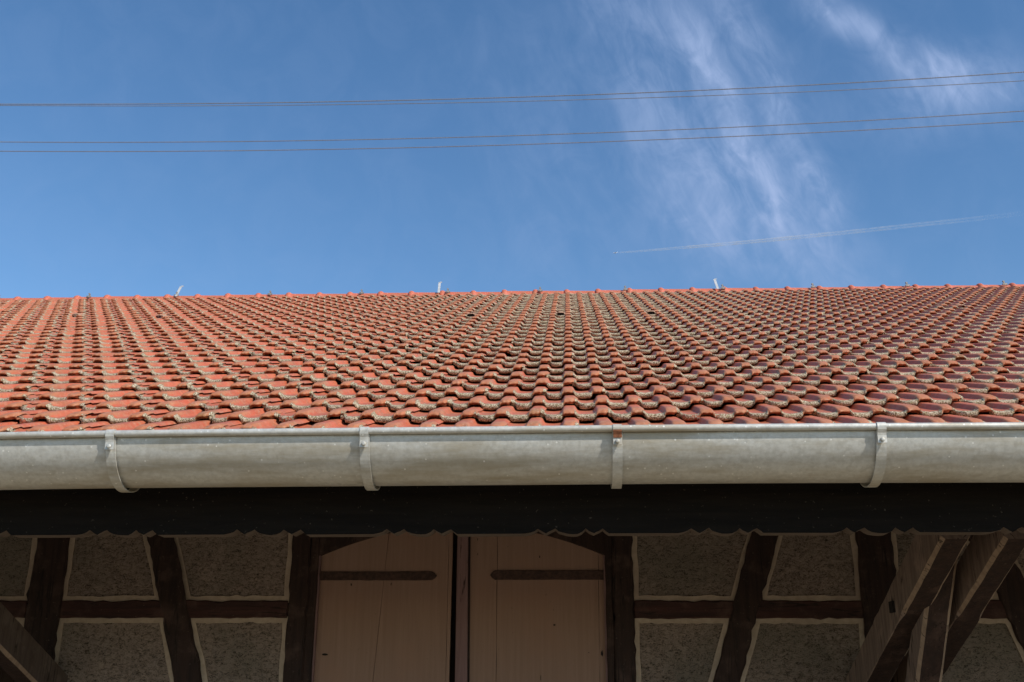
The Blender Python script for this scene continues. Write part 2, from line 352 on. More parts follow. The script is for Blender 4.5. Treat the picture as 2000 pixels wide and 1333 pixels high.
for k in range(0, NROW):
    s0 = (k-1)*L-.06; off = 0 if k % 2 == 1 else .15
    i0 = int(math.floor((XL-XS0-off)/W)); i1 = int(math.ceil((XR-XS0-off)/W))
    for i in range(i0, i1):
        x0 = XS0+off+i*W
        jx, js, jn, sk, tl = RNG.normal(0, .0022), RNG.normal(0, .0055), abs(RNG.normal(0, .0018)), RNG.normal(0, .013), RNG.normal(0, .012)
        if RNG.random() < .07: js += RNG.normal(0, .012); jn += .003; sk += RNG.normal(0, .02)
        xx = TX+x0+jx - sk*TS; ss = TS+s0+js + sk*(TX-.15); nn = TN+jn+tl*(TX-.15)*.35
        ed = RNG.normal(0, .0011, TX.shape); ed[:4] *= .3; ed[5:9] *= 1.5; nn = nn+ed
        ss[5:9] += RNG.normal(0, .0022, NX)[None, :]+RNG.normal(0, .0006, (4, NX))
        if k == NROW-1: ss = np.minimum(ss, S_RIDGE+.02)
        pts = np.stack([xx, P1[1]+es[1]*ss+en[1]*nn, P1[2]+es[2]*ss+en[2]*nn], -1).reshape(-1, 3)
        VV.append(pts); FF.append(base_faces+nb); nb += NR*NX
        r1, r2 = RNG.random(), RNG.random()
        al = np.clip(np.tile((np.clip(SS, 0, L)/L)[:, None], (1, NX)), 0, 1)
        pn = np.tile(1-np.clip(HN*1.25, 0, 1), (NR, 1))
        sd = np.tile(side_m, (NR, 1)); frn = np.zeros_like(al); frn[7:] = 1
        T1.append(np.stack([np.full_like(al, r1), al, pn, np.ones_like(al)], -1).reshape(-1, 4))
        T2.append(np.stack([sd, np.full_like(al, r2), frn, np.ones_like(al)], -1).reshape(-1, 4))
VV = np.concatenate(VV).astype(np.float32); FF = np.concatenate(FF).astype(np.int32)
me = bpy.data.meshes.new('clay_tiles'); me.vertices.add(len(VV)); me.vertices.foreach_set('co', VV.ravel())
me.loops.add(FF.size); me.loops.foreach_set('vertex_index', FF[:, ::-1].ravel() if False else FF.ravel())
me.polygons.add(len(FF)); me.polygons.foreach_set('loop_start', np.arange(0, FF.size, 4, dtype=np.int32)); me.polygons.foreach_set('loop_total', np.full(len(FF), 4, np.int32))
me.update(calc_edges=True); me.polygons.foreach_set('use_smooth', np.ones(len(FF), bool))
for nm, A in (('tint', T1), ('wear', T2)):
    a = me.color_attributes.new(nm, 'FLOAT_COLOR', 'POINT'); a.data.foreach_set('color', np.concatenate(A).astype(np.float32).ravel())
me.materials.append(M['tile'])
tiles = bpy.data.objects.new('clay_tiles', me); COL.objects.link(tiles); tiles.parent = roof

# --- vent tiles: low hoods with a dark mouth, one row
def vent(x, s, mouth):
    o = empty('tmp'); bpy.data.objects.remove(o)
    V, F = [], []; nx, ns = 9, 5; wv, lv, hv = .095, .16, .022
    for j in range(ns):
        for i in range(nx):
            u = i/(nx-1)*2-1; h = hv*(1-(j/(ns-1))**1.5)*(1-abs(u)**4)
            V.append(RP(x+u*wv/2, s+j/(ns-1)*lv, .047+h))
    F += [(j*nx+i, j*nx+i+1, (j+1)*nx+i+1, (j+1)*nx+i) for j in range(ns-1) for i in range(nx-1)]
    b = len(V)
    for i in range(nx):                       # lip thickness
        u = i/(nx-1)*2-1; h = hv*(1-abs(u)**4); V.append(RP(x+u*wv/2, s-.004, .047+h-.009 if abs(u) < .9 else .03))
    F += [(i, b+i, b+i+1, i+1) for i in range(nx-1)]
    hood = mesh_obj('vent_hood', V, F, M['hood'], roof, True)
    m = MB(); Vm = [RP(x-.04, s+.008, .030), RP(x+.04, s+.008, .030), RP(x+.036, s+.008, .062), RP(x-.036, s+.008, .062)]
    if mouth: mesh_obj('vent_mouth_shade', Vm, [(0, 1, 2, 3)], M['knot_and_shade'], roof)  # dark sheet stands in for the shade inside the hood
for px_, py_ in ((150, 617), (335, 616), (722, 616), (908, 616), (1084, 614), (1270, 612), (1465, 606), (1660, 604), (1862, 598)):
    d = ray(px_, py_); n0 = .05; O = RP(0, 0, n0); tt = np.dot(O-CAM, en)/np.dot(d, en); q = CAM+d*tt
    s = np.dot(q-P1, es); kr = round((s-.02)/L); s = kr*L+.02
    c = round((q[0]-X_C)/.15-.5)*.15+X_C+.075
    vent(c, s, 850 < px_ < 1300)

# --- ridge tiles with collars
RT = .435; xr0 = onY(1168, 570, YR)[0]
i0 = int((XL-xr0)/RT); i1 = int((XR-xr0)/RT)
yr, zr = RP(0, S_RIDGE, 0)[1:]; zr = zr-.018
def arc_ring(x, r, dz=0.0, n=12): return [(x, yr-math.cos(math.pi*a/n)*r*1.08, zr+dz+math.sin(math.pi*a/n)*r-.035) for a in range(n+1)]
def ridge_mesh():
    V, F = [], []; n = 12
    xs = [(-.040, .070), (-.039, .092), (-.027, .104), (-.004, .111), (.015, .107), (.030, .096), (.046, .089), (.20, .086), (.37, .083), (.42, .082)]
    for x, r in xs: V += [Vector(p) for p in arc_ring(x, r+.022)]
    for j in range(len(xs)-1): F += [(j*(n+1)+a, (j+1)*(n+1)+a, (j+1)*(n+1)+a+1, j*(n+1)+a+1) for a in range(n)]
    return V, F
rm = None
for i in range(i0, i1+1):
    if rm is None:
        o = mesh_obj('ridge_tile', *ridge_mesh(), M['ridge'], roof, True); rm = o
    else:
        o = rm.copy(); COL.objects.link(o); o.parent = roof
    o.location = (xr0+i*RT, 0, random.gauss(0, .003)); o.rotation_euler = (0, random.gauss(0, .004), random.gauss(0, .006))
    # rotation about z happens around the world origin of the mesh; keep it tiny by recentring
    o.rotation_euler = (0, 0, 0)
# --- conductor clips and metal strips on the ridge
clip0 = None
for px_ in (8, 183, 352, 533, 710, 877, 1056, 1221, 1410, 1585, 1768, 1957):
    x = onY(px_, 575, yr)[0]
    if clip0 is None:
        b = MB(); b.add(box((-.010, yr-.13, zr+.04), (.008, yr-.11, zr+.082))); b.add(box((-.016, yr-.128, zr+.078), (.004, yr-.098, zr+.092)))
        b.add(box((-.03, yr-.15, zr+.02), (.03, yr-.125, zr+.045)))
        clip0 = b.build('conductor_clip', M['clip'], roof); o = clip0
    else: o = clip0.copy(); COL.objects.link(o); o.parent = roof
    o.location = (x, 0, 0)
# wire = MB().add(tube([(x, yr-.113, zr+.108) for x in np.linspace(XL+.3, XR-.3, 40)], .004, 6)).build('conductor_wire', M['white'], roof)
dst = Vector((-.05, .64, .77)).normalized()
for px0, py0, ln in ((341, 587, .29), (856, 581, .30), (1403, 566, .28)):
    q = onY(px0, py0, yr-.2); q = RP(q[0], S_RIDGE-.16, .06); q = Vector(q)
    a = Vector((1, 0, 0)); b_ = dst.cross(a).normalized(); V = []
    for t_ in (0, ln):
        for sx, sy in ((-1, -1), (1, -1), (1, 1), (-1, 1)): V.append(q+dst*t_+a*.016*sx+b_*.004*sy)
    V2 = [q+dst*(ln-.01)+a*(.016*sx)+b_*(.004*sy)+Vector((0, 0, 0)) for sx, sy in ((-1, -1), (1, -1), (1, 1), (-1, 1))] + [q+dst*(ln+.015)+a*(.016*sx+.02)+b_*(.004*sy) for sx, sy in ((-1, -1), (1, -1), (1, 1), (-1, 1))]
    bx6 = [(0, 3, 2, 1), (4, 5, 6, 7), (0, 1, 5, 4), (1, 2, 6, 5), (2, 3, 7, 6), (3, 0, 4, 7)]
    MB().add((V, bx6)).add((V2, bx6)).build('metal_strip', M['white'], roof)

# --- gutter
GR, GB = .176, .0135
gf = at(1200, 838.5, 4.16)                       # centre of the front bead
GY, GZ = gf[1]+GR+GB, gf[2]-.002
def gutter_sec(r, n=28):                          # from the front rim round the bottom to the back rim
    return [(GY-r*math.cos(math.pi*i/n), GZ-r*math.sin(math.pi*i/n)) for i in range(n+1)]
xs = np.linspace(XL-.1, XR+.1, 60); sag = lambda x: .0012*math.sin(x*2.3)-.0024*max(0., -x-.2)**2*(1 if x > -4 else 0)-(.0024*14.44 if x <= -4 else 0)+.002
V, F = [], []; sec = gutter_sec(GR); sec2 = gutter_sec(GR-.0015); ring = sec + [(GY+GR, GZ+.03), (GY+GR-.0015, GZ+.03)] + sec2[::-1]; nr = len(ring)
for x in xs: V += [(x, y, z+sag(x)) for y, z in ring]
for i in range(len(xs)-1): F += [(i*nr+j, i*nr+(j+1) % nr, (i+1)*nr+(j+1) % nr, (i+1)*nr+j) for j in range(nr)]
F += [tuple(range(nr-1, -1, -1)), tuple((len(xs)-1)*nr+j for j in range(nr))]
gut = rel(mesh_obj('gutter', V, [f[::-1] for f in F], M['zinc'], barn, True))
bd = mesh_obj('bead', *tube([(x, GY-GR-GB+.001, GZ+sag(x)+.002) for x in xs], GB, 14), M['zinc'], gut, True)
def bracket(x, rusty):
    z0 = GZ+sag(x); hw = .0195
    def strip(pathYZ, th, hw_=hw):
        P = [np.array(p) for p in pathYZ]; V = []; n = len(P)
        for i, p in enumerate(P):
            t = P[min(i+1, n-1)]-P[max(i-1, 0)]; t = t/np.linalg.norm(t); nn = np.array([-t[1], t[0]])
            for q in (p, p+nn*th):
                V += [(x-hw_, q[0], q[1]), (x+hw_, q[0], q[1])]
        F = []
        for i in range(n-1):
            a, b = 4*i, 4*(i+1); F += [(a, a+1, b+1, b), (a+2, b+2, b+3, a+3), (a, b, b+2, a+2), (a+1, a+3, b+3, b+1)]
        F += [(0, 2, 3, 1), (4*n-4, 4*n-3, 4*n-1, 4*n-2)]
        return V, F
    path = []
    for i in range(33):
        a = math.pi*(.03+.97*i/32); r = GR+.006+.006*math.sin(a)
        path.append((GY-r*math.cos(a)-.002*math.cos(a), z0-.006-r*math.sin(a)))
    path[0] = (path[0][0]-.004, z0-.012)
    br = mesh_obj('gutter_bracket', *strip(path, .004), M['strap'], gut)
    # clip wrapped over the bead
    c = []; cy = GY-GR-GB
    for i in range(15):
        a = -math.radians(10)+math.radians(205)*i/14
        c.append((cy+(GB+.003)*math.cos(a), z0+.002+(GB+.003)*math.sin(a)))
    c += [(cy-GB-.0005, z0-.012), (cy-.0070, z0-.024), (cy-.0045, z0-.034), (cy-.0040, z0-.062)]
    mesh_obj('clip', *strip(c, .0025, .017), M['strap'], br)
    if rusty:
        MBo = MB().add(strip([(cy-GB-.0045, z0-.006), (cy-GB-.0035, z0-.013), (cy-.0100, z0-.0245), (cy-.0080, z0-.036)], .001, .0165)); r_ = MBo.build('rust_patch', M['rust'], br)
    bt = []
    for j, (rr, yy) in enumerate(((.0085, 0), (.0085, -.003), (.006, -.0055), (.002, -.0062))):
        bt.append([(x+rr*math.cos(2*math.pi*i/14), cy-.0072+yy, z0-.050+rr*math.sin(2*math.pi*i/14)) for i in range(14)])
    V = [p for r_ in bt for p in r_]; F = [(j*14+i, j*14+(i+1) % 14, (j+1)*14+(i+1) % 14, (j+1)*14+i) for j in range(3) for i in range(14)]+[tuple(3*14+i for i in range(14))]
    mesh_obj('bolt', V, F, M['strap'], br)
bxs = [onY(p, 850, GY-GR-GB)[0] for p in (217, 712, 1206, 1722)]
d1 = bxs[1]-bxs[0]
for n_ in (3, 2, 1): bracket(bxs[0]-d1*n_, False)
for i, x in enumerate(bxs): bracket(x, i == 2)
for n_ in (1, 2, 3): bracket(bxs[3]+d1*n_, False)

# --- fascia with carved lower edge
FY = GY+GR+.035
zf = [onY(x, 1043, FY)[2] for x in (100, 1000, 1900)]; ZF = sum(zf)/3
unit = [(0, 0), (10, -2.5), (18, -6), (25, -12), (31, -7), (36, -3), (40, -.5), (45, -4), (51, -8), (58, -12), (64, -6), (72, -2), (82, .5), (90, 1.5), (100, .5), (108, -4), (115, -12), (121, -6), (126, -3), (130, -.5), (134, -3), (140, -7), (147, -12), (152, -6), (158, 0)]
pxm = 4.62/2100; UW = 286.5*pxm; xu0 = onY(150, 1043, FY)[0]
low = []
u = int(math.floor((XL-xu0)/UW))
while xu0+u*UW < XR-.5:
    for a, b in unit:
        x = xu0+u*UW+a*pxm
        if XL+.02 < x < XR-.02: low.append((x+random.gauss(0, .0006), ZF-b*pxm*.78+random.gauss(0, .0006)))
    u += 1
low = [(XL, ZF)]+low+[(XR, ZF)]
top = RP(0, 0, 0); zt = ZF+.42
def fascia():
    V, F = [], []; n = len(low); y0, y1 = FY, FY+.075
    for y in (y0, y1):
        V += [(x, y, z) for x, z in low]; V += [(x, y, zt) for x, z in low]
    for i in range(n-1):
        F.append((i, i+1, n+i+1, n+i)); F.append((2*n+i+1, 2*n+i, 3*n+i, 3*n+i+1)); F.append((i+1, i, 2*n+i, 2*n+i+1)); F.append((n+i, n+i+1, 3*n+i+1, 3*n+i))
    F += [(0, n, 3*n, 2*n), (n-1, 3*n-1, 4*n-1, 2*n-1)]
    return V, F
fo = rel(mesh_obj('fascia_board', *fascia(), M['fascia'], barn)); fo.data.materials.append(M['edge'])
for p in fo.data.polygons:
    if p.normal.z < -.25 and p.center.z < ZF+.06: p.material_index = 1  # downward edge faces painted paler, as if lit by ground bounce
# eave purlin behind, hidden joists
rel(MB().add(box((XL+.1, FY+.09, ZF+.06), (XR-.1, FY+.23, ZF+.22))).build('eave_beam', M['timber_h'], barn))
for x in np.arange(XL+.4, XR, .85):
    V = [RP(xx, s, n) for xx in (x, x+.1) for s, n in ((-.05, -.235), (S_RIDGE-.1, -.235), (S_RIDGE-.1, -.087), (-.05, -.087))]
    rel(mesh_obj('rafter', V, [(0, 3, 2, 1), (4, 5, 6, 7), (0, 1, 5, 4), (1, 2, 6, 5), (2, 3, 7, 6), (3, 0, 4, 7)], M['timber'], barn))

# --- wall: timber frame with roughcast infill
WY = 6.85                                         # front of the infill
def wp(x, y): p = onY(x, y, WY); return (p[0], p[2])
ZTOP = (WY-P1[1])*math.tan(AL)+P1[2]-.30
def X_at(px_, py_): return wp(px_, py_)[0]
posts = dict(A=(X_at(72, 1060), X_at(137, 1060)), C=(X_at(569, 1100), X_at(606, 1100)), D=(X_at(1196, 1100), X_at(1236, 1100)), F=(X_at(1672, 1065), X_at(1742, 1065)))
step_ = posts['F'][0]-posts['D'][1]
zr0, zr1 = wp(700, 1208)[1], wp(700, 1174)[1]      # rail
TYf, TYb = WY-.022, WY+.14
def line(p, q):                                   # x as a function of z along a wall line through two pixels
    a, b = wp(*p), wp(*q); k = (b[0]-a[0])/(b[1]-a[1]); return lambda z: a[0]+(z-a[1])*k
const = lambda v: (lambda z: v)
Bl, Br = line((290, 1053), (341, 1327)), line((341, 1053), (396, 1327))
El, Er = line((1466, 1053), (1392, 1333)), line((1518, 1053), (1445, 1333))
Kl, Kr = line((1895, 1060), (1967, 1205)), line((1958, 1060), (2033, 1205))
XO, XP = -9.6, 8.4; ZB = .35
def timber(name, lf, rf, z0, z1, mat=None, y0=TYf):
    n = max(2, int((z1-z0)/.25)); zs = np.linspace(z0, z1, n)
    poly = [(lf(z), z) for z in zs[:1]] + [(rf(zs[0]), zs[0])] + [(rf(z), z) for z in zs[1:]] + [(lf(z), z) for z in zs[:0:-1]]
    V, F = rough_prism(poly, y0, TYb, .045, .0050, .011)
    return rel(mesh_obj(name, V, F, mat or M['timber'], barn))
bays = []     # (left fn, right fn)
for kx in ('A', 'C', 'D', 'F'): timber('timber_post', const(posts[kx][0]), const(posts[kx][1]), ZB, ZTOP)
XA2 = posts['A'][0]-1.55; XF2 = posts['F'][1]+1.75
timber('timber_post', const(XA2-.2), const(XA2), ZB, ZTOP); timber('timber_post', const(XF2), const(XF2+.2), ZB, ZTOP)
timber('timber_post', const(XO), const(XO+.2), ZB, ZTOP); timber('timber_post', const(XP-.2), const(XP), ZB, ZTOP)
zlow = .38
for lf, rf in ((Bl, Br), (El, Er), (Kl, Kr)): timber('timber_brace', lf, rf, zlow, ZTOP, y0=TYf-.004)
def rail(x0, x1, z0=zr0, z1=zr1):
    V, F = rough_prism([(x0, z0), (x1, z0), (x1, z1), (x0, z1)], TYf+.004, TYb-.01, .05, .003, .006); rel(mesh_obj('timber_rail', V, F, M['timber_h'], barn))
rail(XO, XA2-.2); rail(XA2, posts['A'][0]-.002); rail(posts['A'][1]+.002, Bl((zr0+zr1)/2)+.05); rail(Br((zr0+zr1)/2)-.05, posts['C'][0]-.002)
dzr = wp(1400, 1203)[1]-zr0
rail(posts['D'][1]+.002, El(zr0)+.05); rail(Er(zr1)-.06, posts['F'][0]-.002); rail(posts['F'][1]+.002, Kl(zr1)+.05); rail(Kr(zr0)-.07, XF2-.002); rail(XF2+.2, XP)
rel(MB().add(box((XO, TYf-.01, .1), (XP, TYb+.02, .36))).build('sill_beam', M['timber_h'], barn))
rel(MB().add(box((XO, TYf-.01, ZTOP), (XP, TYb+.02, ZTOP+.18))).build('wall_plate', M['timber_h'], barn))
BW = .030
def panel(lf, rf, z0, z1):
    """infill panel: sunk roughcast field with a smooth pale margin round it"""
    n = 14; o1, o2 = [], []
    ov = .012
    ptsO = [(lf(z0)-ov, z0-ov), (rf(z0)+ov, z0-ov), (rf(z1)+ov, z1+ov), (lf(z1)-ov, z1+ov)]
    ptsI = [(lf(z0+BW)+BW, z0+BW), (rf(z0+BW)-BW, z0+BW), (rf(z1-BW)-BW, z1-BW), (lf(z1-BW)+BW, z1-BW)]
    def dens(P, jit):
        out = []
        for i in range(4):
            p, q = np.array(P[i]), np.array(P[(i+1) % 4])
            for k in range(n): out.append(p+(q-p)*k/n+(RNG.normal(0, jit, 2) if k else 0))
        return out
    o1, o2 = dens(ptsO, 0), dens(ptsI, .0034); N = 4*n
    V = [(v[0], WY-.004, v[1]) for v in o1]+[(v[0], WY-.005, v[1]) for v in o2]+[(v[0], WY+.010, v[1]) for v in o2]
    F = [(i, (i+1) % N, N+(i+1) % N, N+i) for i in range(N)]+[(N+i, N+(i+1) % N, 2*N+(i+1) % N, 2*N+i) for i in range(N)]
    # roughcast field as a displaced grid
    G = 46; P = [np.array(p) for p in ptsI]; V2 = []
    fu = np.linspace(-.01, 1.01, G)
    bumps = RNG.normal(0, .0030, (G, G))
    for a in range(G):
        for b in range(G):
            u_, v_ = fu[b], fu[a]; p = (P[0]*(1-u_)+P[1]*u_)*(1-v_)+(P[3]*(1-u_)+P[2]*u_)*v_
            e = min(1, 6*min(u_+.01, 1.01-u_, v_+.01, 1.01-v_)); V2.append((p[0], WY+.004-.006*e+bumps[a, b], p[1]))
    F2 = [(a*G+b, a*G+b+1, (a+1)*G+b+1, (a+1)*G+b) for a in range(G-1) for b in range(G-1)]
    p_ = rel(mesh_obj('wall_panel', V2, F2, M['plaster'], barn, True))
    mesh_obj('smooth_margin', V, F, M['border'], p_)
cols = [(const(XO+.2), const(XA2-.2)), (const(XA2), const(posts['A'][0])), (const(posts['A'][1]), Bl), (Br, const(posts['C'][0])),
        (const(posts['D'][1]), El), (Er, const(posts['F'][0])), (const(posts['F'][1]), Kl), (Kr, const(XF2)), (const(XF2+.2), const(XP-.2))]
for lf, rf in cols:
    for a, b in ((zlow, zr0), (zr1, ZTOP)):
        if rf(a)-lf(a) > .12 and rf(b)-lf(b) > .02: panel(lf, rf, a, b)
        elif rf(b)-lf(b) > .12:
            zc = a
            while rf(zc)-lf(zc) < .12: zc += .02
            panel(lf, rf, zc, b)
        elif rf(a)-lf(a) > .12:
            zc = b
            while rf(zc)-lf(zc) < .12: zc -= .02
            panel(lf, rf, a, zc)
# building body behind: core walls that keep daylight out
core = MB().add(box((XO, WY+.15, 0), (XP, WY+.30, ZTOP+.2))).add(box((XO, WY+.30, 0), (XO+.15, 2*YR-WY, ZTOP+.2))).add(box((XP-.15, WY+.30, 0), (XP, 2*YR-WY, ZTOP+.2))).add(box((XO, 2*YR-WY, 0), (XP, 2*YR-WY+.15, ZTOP+.2)))
for x in (XO, XP-.15):
    za = ZTOP+.2; zb = ZR-.2
    V = [(x, WY+.3, za), (x, 2*YR-WY, za), (x, YR, zb), (x+.15, WY+.3, za), (x+.15, 2*YR-WY, za), (x+.15, YR, zb)]
    core.add((V, [(0, 2, 1), (3, 4, 5), (0, 1, 4, 3), (1, 2, 5, 4), (2, 0, 3, 5)]))
rel(core.build('wall', M['timber'], barn))  # dark timber colour paints the shade seen through the shutter gap

# --- door frame, arched header and shutters
FL0, FL1 = posts['C'][1], X_at(622, 1100); FR0, FR1 = X_at(1182, 1100), posts['D'][0]
frames = []
for a, b in ((FL0, FL1), (FR0, FR1)):
    V, F = rough_prism([(a, ZB), (b, ZB), (b, ZTOP), (a, ZTOP)], TYf+.012, TYb, .08, .0015, .005); frames.append(rel(mesh_obj('shutter_frame', V, F, M['timber'], barn)))
frame = frames[0]
for fo_, (a, b) in zip(frames, ((FL1-.004, FL1+.010), (FR0-.010, FR0+.004))): mesh_obj('moulding', *box((a, TYf+.028, ZB), (b, TYf+.062, ZTOP)), M['batten'], fo_)
zc0 = wp(622, 1086)[1]; cx = (FL1+FR0)/2; hw = (FR0-FL1)/2; hA = wp(900, 1024)[1]-zc0
arc = [(cx+hw*t, zc0+hA*(1-t*t)) for t in np.linspace(-1, 1, 25)]
poly = arc+[(FR0, ZTOP), (FL1, ZTOP)]
def header():
    n = len(arc); V = []
    for y in (TYf+.020, TYb): V += [(x, y, z) for x, z in arc]+[(x, y, ZTOP) for x, z in arc]
    F = []
    for i in range(n-1): F += [(i, i+1, n+i+1, n+i), (i+1, i, 2*n+i, 2*n+i+1), (2*n+i+1, 2*n+i, 3*n+i, 3*n+i+1)]
    return V, F
rel(mesh_obj('arched_header', *header(), M['timber'], barn))
SY = WY+.035                                      # face of the shutter boards
def shutter(edges, name_label):
    """edges: px positions of board joints; each board a slightly different depth with a fine gap"""
    root = None; b = MB()
    for i in range(len(edges)-1):
        (t0, b0), (t1, b1) = edges[i], edges[i+1]; g_ = .0012
        l, r = line((t0, 1050), (b0, 1333)), line((t1, 1050), (b1, 1333)); y = SY+random.uniform(-.0015, .0015)
        zs = np.linspace(.36, ZTOP-.02, 30); wob = [random.gauss(0, .0006) for _ in zs]
        V = [(l(z)+g_+wb, y, z) for z, wb in zip(zs, wob)]+[(r(z)-g_+wb, y, z) for z, wb in zip(zs, wob)]
        V += [(x, y+.03, z) for x, _, z in V]; n = len(zs); F = []
        for k in range(n-1): F += [(k, n+k, n+k+1, k+1), (2*n+k+1, 3*n+k+1, 3*n+k, 2*n+k), (k+1, 2*n+k+1, 2*n+k, k), (n+k, 3*n+k, 3*n+k+1, n+k+1)]
        b.add((V, F))
    o = rel(b.build('shutter', M['shutter'], barn)); o['label'] = name_label; return o
shl = shutter([(618, 603), (757, 726), (876, 869), (884, 876)], 'left tan shutter with a long crack and dark strap')
shr = shutter([(896, 890), (971, 968), (1168, 1172), (1186, 1196)], 'right tan shutter with mauve batten along its edge')
# batten (mauve) on the right leaf
l, r = line((893, 1050), (888, 1333)), line((914, 1050), (912, 1333))
z0_, z1_ = .36, ZTOP-.02
V = [(l(z0_), SY-.022, z0_), (r(z0_), SY-.022, z0_), (r(z1_), SY-.022, z1_), (l(z1_), SY-.022, z1_)]; V += [(a, SY-.002, c) for a, _, c in V]
mesh_obj('batten', V, [(0, 1, 2, 3), (7, 6, 5, 4), (0, 4, 5, 1), (1, 5, 6, 2), (2, 6, 7, 3), (3, 7, 4, 0)], M['batten'], shr)
r2 = line((918, 1050), (916, 1333))
V = [(r(z0_)+.001, SY-.009, z0_), (r2(z0_), SY-.009, z0_), (r2(z1_), SY-.009, z1_), (r(z1_)+.001, SY-.009, z1_)]; V += [(a, SY-.002, c) for a, _, c in V]
mesh_obj('batten_bead', V, [(0, 1, 2, 3), (7, 6, 5, 4), (0, 4, 5, 1), (1, 5, 6, 2), (2, 6, 7, 3), (3, 7, 4, 0)], M['timber'], shr)
def hinge(par, x0, x1, ya, yb, tip):
    a, b = wp(x0, yb), wp(x1, ya); z0, z1 = a[1], b[1]; zm = (z0+z1)/2
    if tip > 0: poly = [(a[0], z0), (b[0], z0), (b[0]+.018, z0+.012), (b[0]+.030, zm), (b[0]+.018, z1-.012), (b[0], z1), (a[0], z1)]
    else: poly = [(a[0], z0), (b[0], z0), (b[0], z1), (a[0], z1), (a[0]-.018, z1-.012), (a[0]-.030, zm), (a[0]-.018, z0+.012)]
    V, F = rough_prism(poly, SY-.010, SY-.0025, .05, .0008, .002); o = mesh_obj('strap_hinge', V, F, M['hinge'], par)
    return o
hinge(shl, 622, 843, 1116, 1133, 1); hinge(shr, 966, 1180, 1113.5, 1132, -1)
def knot(par, px_, py_, w_, h_):
    c = onY(px_, py_, SY); n = 9
    V = [(c[0]+w_*math.cos(2*math.pi*i/n)*random.uniform(.6, 1.1), SY-.004, c[2]+h_*math.sin(2*math.pi*i/n)*random.uniform(.6, 1.1)) for i in range(n)]
    V += [(x, SY+.003, z) for x, _, z in V]
    mesh_obj('knot', V, [tuple(range(n))]+[((i+1) % n, i, n+i, n+(i+1) % n) for i in range(n)], M['knot_and_shade'], par)
for a in ((686, 1142, .004, .009), (634, 1279, .022, .007), (764, 1141, .002, .010)): knot(shl, *a)
for a in ((1083, 1221, .010, .005), (1176, 1277, .008, .02), (1054, 1088, .003, .010), (933, 1054, .002, .010), (933, 1083, .002, .009), (1056, 1325, .002, .02), (1150, 1275, .004, .003)): knot(shr, *a)

# --- struts carrying the eave
def strut(name, x0, x1, pA, pB, hgt, ch0=None, ch1=None, mat=None, light=False):
    """beam in a plane square to the wall: underside runs from pA (y,z, wall end) to pB (y,z, eave end)"""
    a, b = np.array(pA, float), np.array(pB, float); Ld = np.linalg.norm(b-a); t = (b-a)/Ld; up = np.array([t[1], -t[0]])
    if up[1] < 0: up = -up
    N = 28; V = []; c = .016
    for i in range(N+1):
        d = Ld*i/N; q = a+t*d
        ch = c if (ch0 is not None and ch0 <= d <= ch1) else .003
        j = lambda: random.gauss(0, .0012)
        sec = [(x0, ch), (x0+ch, 0), (x1-ch, 0), (x1, ch), (x1, hgt), (x0, hgt)]
        V += [(x+j(), q[0]+up[0]*h, q[1]+up[1]*h) for x, h in sec]
    F = [(i*6+k, i*6+(k+1) % 6, (i+1)*6+(k+1) % 6, (i+1)*6+k) for i in range(N) for k in range(6)]
    F += [tuple(range(5, -1, -1)), tuple(N*6+k for k in range(6))]
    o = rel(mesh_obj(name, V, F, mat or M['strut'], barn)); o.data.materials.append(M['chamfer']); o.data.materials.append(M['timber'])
    for i, p in enumerate(o.data.polygons):
        if i < N*6:
            k = i % 6; d = Ld*(i//6)/N
            if k in (0, 2) and ch0 is not None and ch0 <= d <= ch1: p.material_index = 1  # chamfer faces paler than the beam
            elif k == 1: p.material_index = 2  # underside takes the dark timber colour, painted as shaded
    return o
beta = R(21)
Zg = 4.78; pb = at(1837, 1058, Zg); XG = pb[0]
tv = np.array([math.cos(beta), -math.sin(beta)])
def und(y): return (y, pb[2]+(pb[1]-y)*math.tan(beta))
yb0, yb1 = WY+.0, pb[1]-.02
Lst = (yb0-yb1)/math.cos(beta)
s_end = at(1766, 1203, 1); 
# depth at which the chamfer stops (underside edge seen at y=1203)
def y_on_under(py_, X):
    best = None
    for yy in np.linspace(pb[1], WY, 400):
        z = und(yy)[1]; d = np.array([X, yy, z])-CAM; Zc = d@cF; yp = 666.5-FPX*(d@cU)/Zc
        if best is None or abs(yp-py_) < best[0]: best = (abs(yp-py_), yy)
    return best[1]
yc = y_on_under(1203, XG); cs = (yb0-yc)/math.cos(beta)
strut('eave_strut', XG, XG+.128, und(yb0), und(yb1), .195, cs, 9)
XH = at(1957, 1058, Zg)[0]
strut('eave_strut', XH, XH+.125, und(yb0), und(yb1), .195, cs, 9)
# steeper strut between the two
qj = at(1795, 1290, 5.38); XJ = qj[0]; bj = R(51)
def undj(y): return (y, qj[2]+(qj[1]-y)*math.tan(bj))
strut('eave_strut', XJ, XJ+.130, undj(WY), undj(qj[1]-.62), .15, .1, 9)
ql = at(30, 1318, 5.93); XLs = at(62, 1252, 5.95)[0]-.14
strut('eave_strut', XLs-.128, XLs, und(yb0), und(yb1), .195, .05, 9, M['strut_shaded'])
strut('eave_strut', XLs-.128-.28, XLs-.28, und(yb0), und(yb1), .195, .05, 9, M['strut_shaded'])
# peg hole on the near strut: a raised dark box paints its shade
pc = at(1744, 1186, 1); X0 = XG-.002; tt = (X0-CAM[0])/ray(1744, 1186)[0]; q = CAM+ray(1744, 1186)*tt
MB().add(box((X0-.012, q[1]-.030, q[2]-.028), (X0+.004, q[1]+.030, q[2]+.028))).build('peg_hole_shade', M['knot_and_shade'], [o for o in barn.children if o.name == 'eave_strut'][0])

